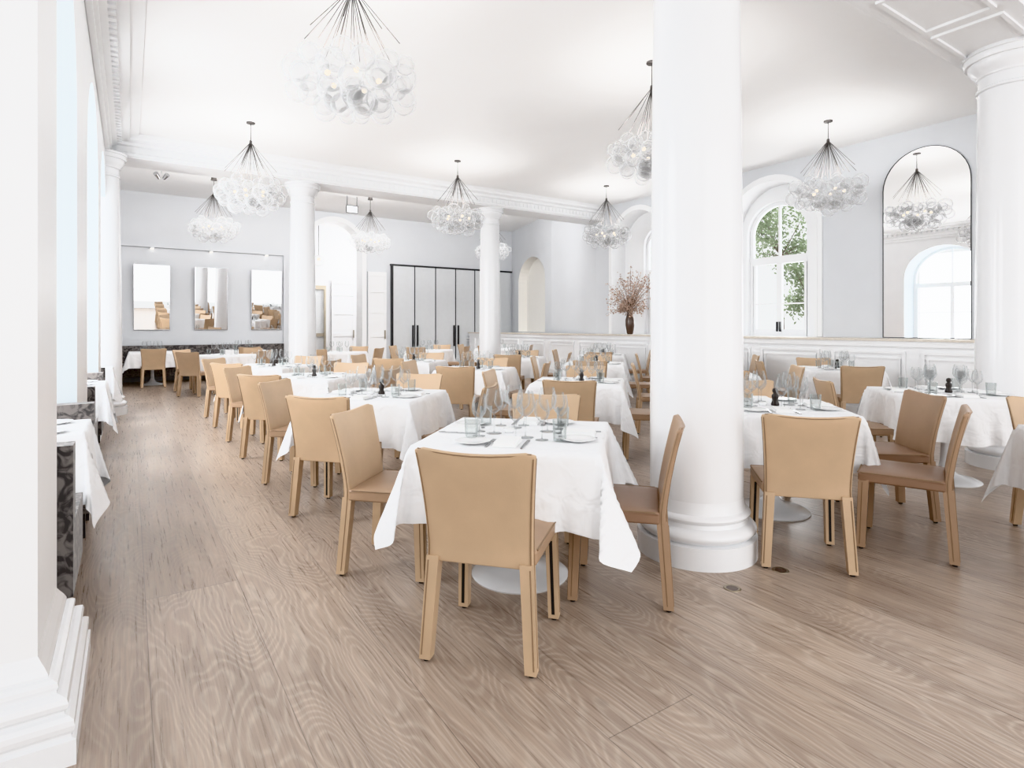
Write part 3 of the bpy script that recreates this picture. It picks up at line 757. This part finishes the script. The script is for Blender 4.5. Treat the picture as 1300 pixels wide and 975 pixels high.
# ================================================================== TREE outside
def tree(x,y,rad,zc,seed):
    rf=random.Random(seed); e=top('tree',None,'leafy light green tree outside the arched window','tree',(x,y,0))
    bt=NB(); bl=NB(); tube(bt,[(0,0,0),(.05,0,1.2),(0,.05,zc)],[.05,.04,.025],8)
    for i in range(16):
        a=rf.uniform(0,6.28); q=Vector((math.cos(a)*rad*.8,math.sin(a)*rad*.8,zc+rf.uniform(-1,1)*rad)); tube(bt,[(0,0,zc-.6),q],[.015,.005],5)
        for k in range(150):
            c=q*1+Vector([rf.gauss(0,rad*.28) for _ in range(3)]); s_=rf.uniform(.03,.06)
            n=Vector([rf.uniform(-1,1) for _ in range(3)]).normalized(); u=n.orthogonal().normalized()*s_; w=n.cross(u)*.5
            bl.faces.new([bl.verts.new(c+d_) for d_ in (u,w,-u,-w)])
    part('trunk',fin(bt,'trunk','twig'),e); part('foliage',fin(bl,'foliage','leaf'),e,kind='stuff')
tree(13.0,8.0,.62,3.6,1); tree(12.9,7.15,.5,2.2,4); tree(13.2,12.4,.7,3.2,2)
# ================================================================== floor uplights
for x,y in ((2.50,1.80),(2.90,1.79)):
    e=top('floor_uplight',None,'small round brass uplight set in the floor by the column','light',(x,y,0),group='floor uplights')
    bm=NB(); lathe(bm,[(.028,.0015),(.036,.004),(.042,.002),(.043,0)],24,cap=False); part('trim_ring',fin(bm,'ring','brass',True),e)
    bm=NB(); lathe(bm,[(0,.0018),(.029,.0018)],24,cap=False); part('lens',fin(bm,'lens','vase',True),e)
# ================================================================== LIGHT
w=bpy.data.worlds.new('World'); S.world=w; w.use_nodes=True
bg=w.node_tree.nodes['Background']; bg.inputs[0].default_value=(.975,.99,1,1); bg.inputs[1].default_value=1.15
def area(n,loc,rot,sx,sy,p,col=(1,1,1)):
    l=bpy.data.lights.new(n,'AREA'); l.shape='RECTANGLE'; l.size=sx; l.size_y=sy; l.energy=p; l.color=col
    o=bpy.data.objects.new(n,l); COL.objects.link(o); o.location=loc; o.rotation_euler=rot; return o
area('daylight_front',(4.5,-4.2,2.3),(R(90),0,0),10,3.8,270,(.99,.995,1))
for i,(y,s_,p) in enumerate(((3.85,1.9,110),(7.05,1.8,200),(9.55,1.3,160))):
    area('daylight_window',(-1.1,y,2.1),(0,R(-90),0),2.8,s_,p,(.97,.985,1))
for y in (6.26,9.15): area('daylight_garden',(10.4,y,2.4),(0,R(90),0),2.2,.8,40,(.97,.985,1))
area('annex_fill',(4.5,YM+.36,4.15),(R(68),0,0),8.5,.5,250,(1,.995,.99))  # unseen fill added behind the beam to brighten the annex
l=bpy.data.lights.new('lobby_lamp','POINT'); l.energy=130; l.shadow_soft_size=.3; l.color=(1,.99,.98); o=bpy.data.objects.new('lobby_lamp',l); COL.objects.link(o); o.location=(6.2,17.4,3.4)
S.view_settings.view_transform='Khronos PBR Neutral'
S.view_settings.exposure=0.14
# ================================================================== CAMERA
cam=bpy.data.cameras.new('Camera'); co=bpy.data.objects.new('Camera',cam); COL.objects.link(co)
co.location=(0,0,1.3); co.rotation_euler=(R(90),0,R(-33.42)); cam.sensor_width=36; cam.lens=735/1300*36; cam.shift_y=-72.5/1300
cam.clip_start=.05; S.camera=co
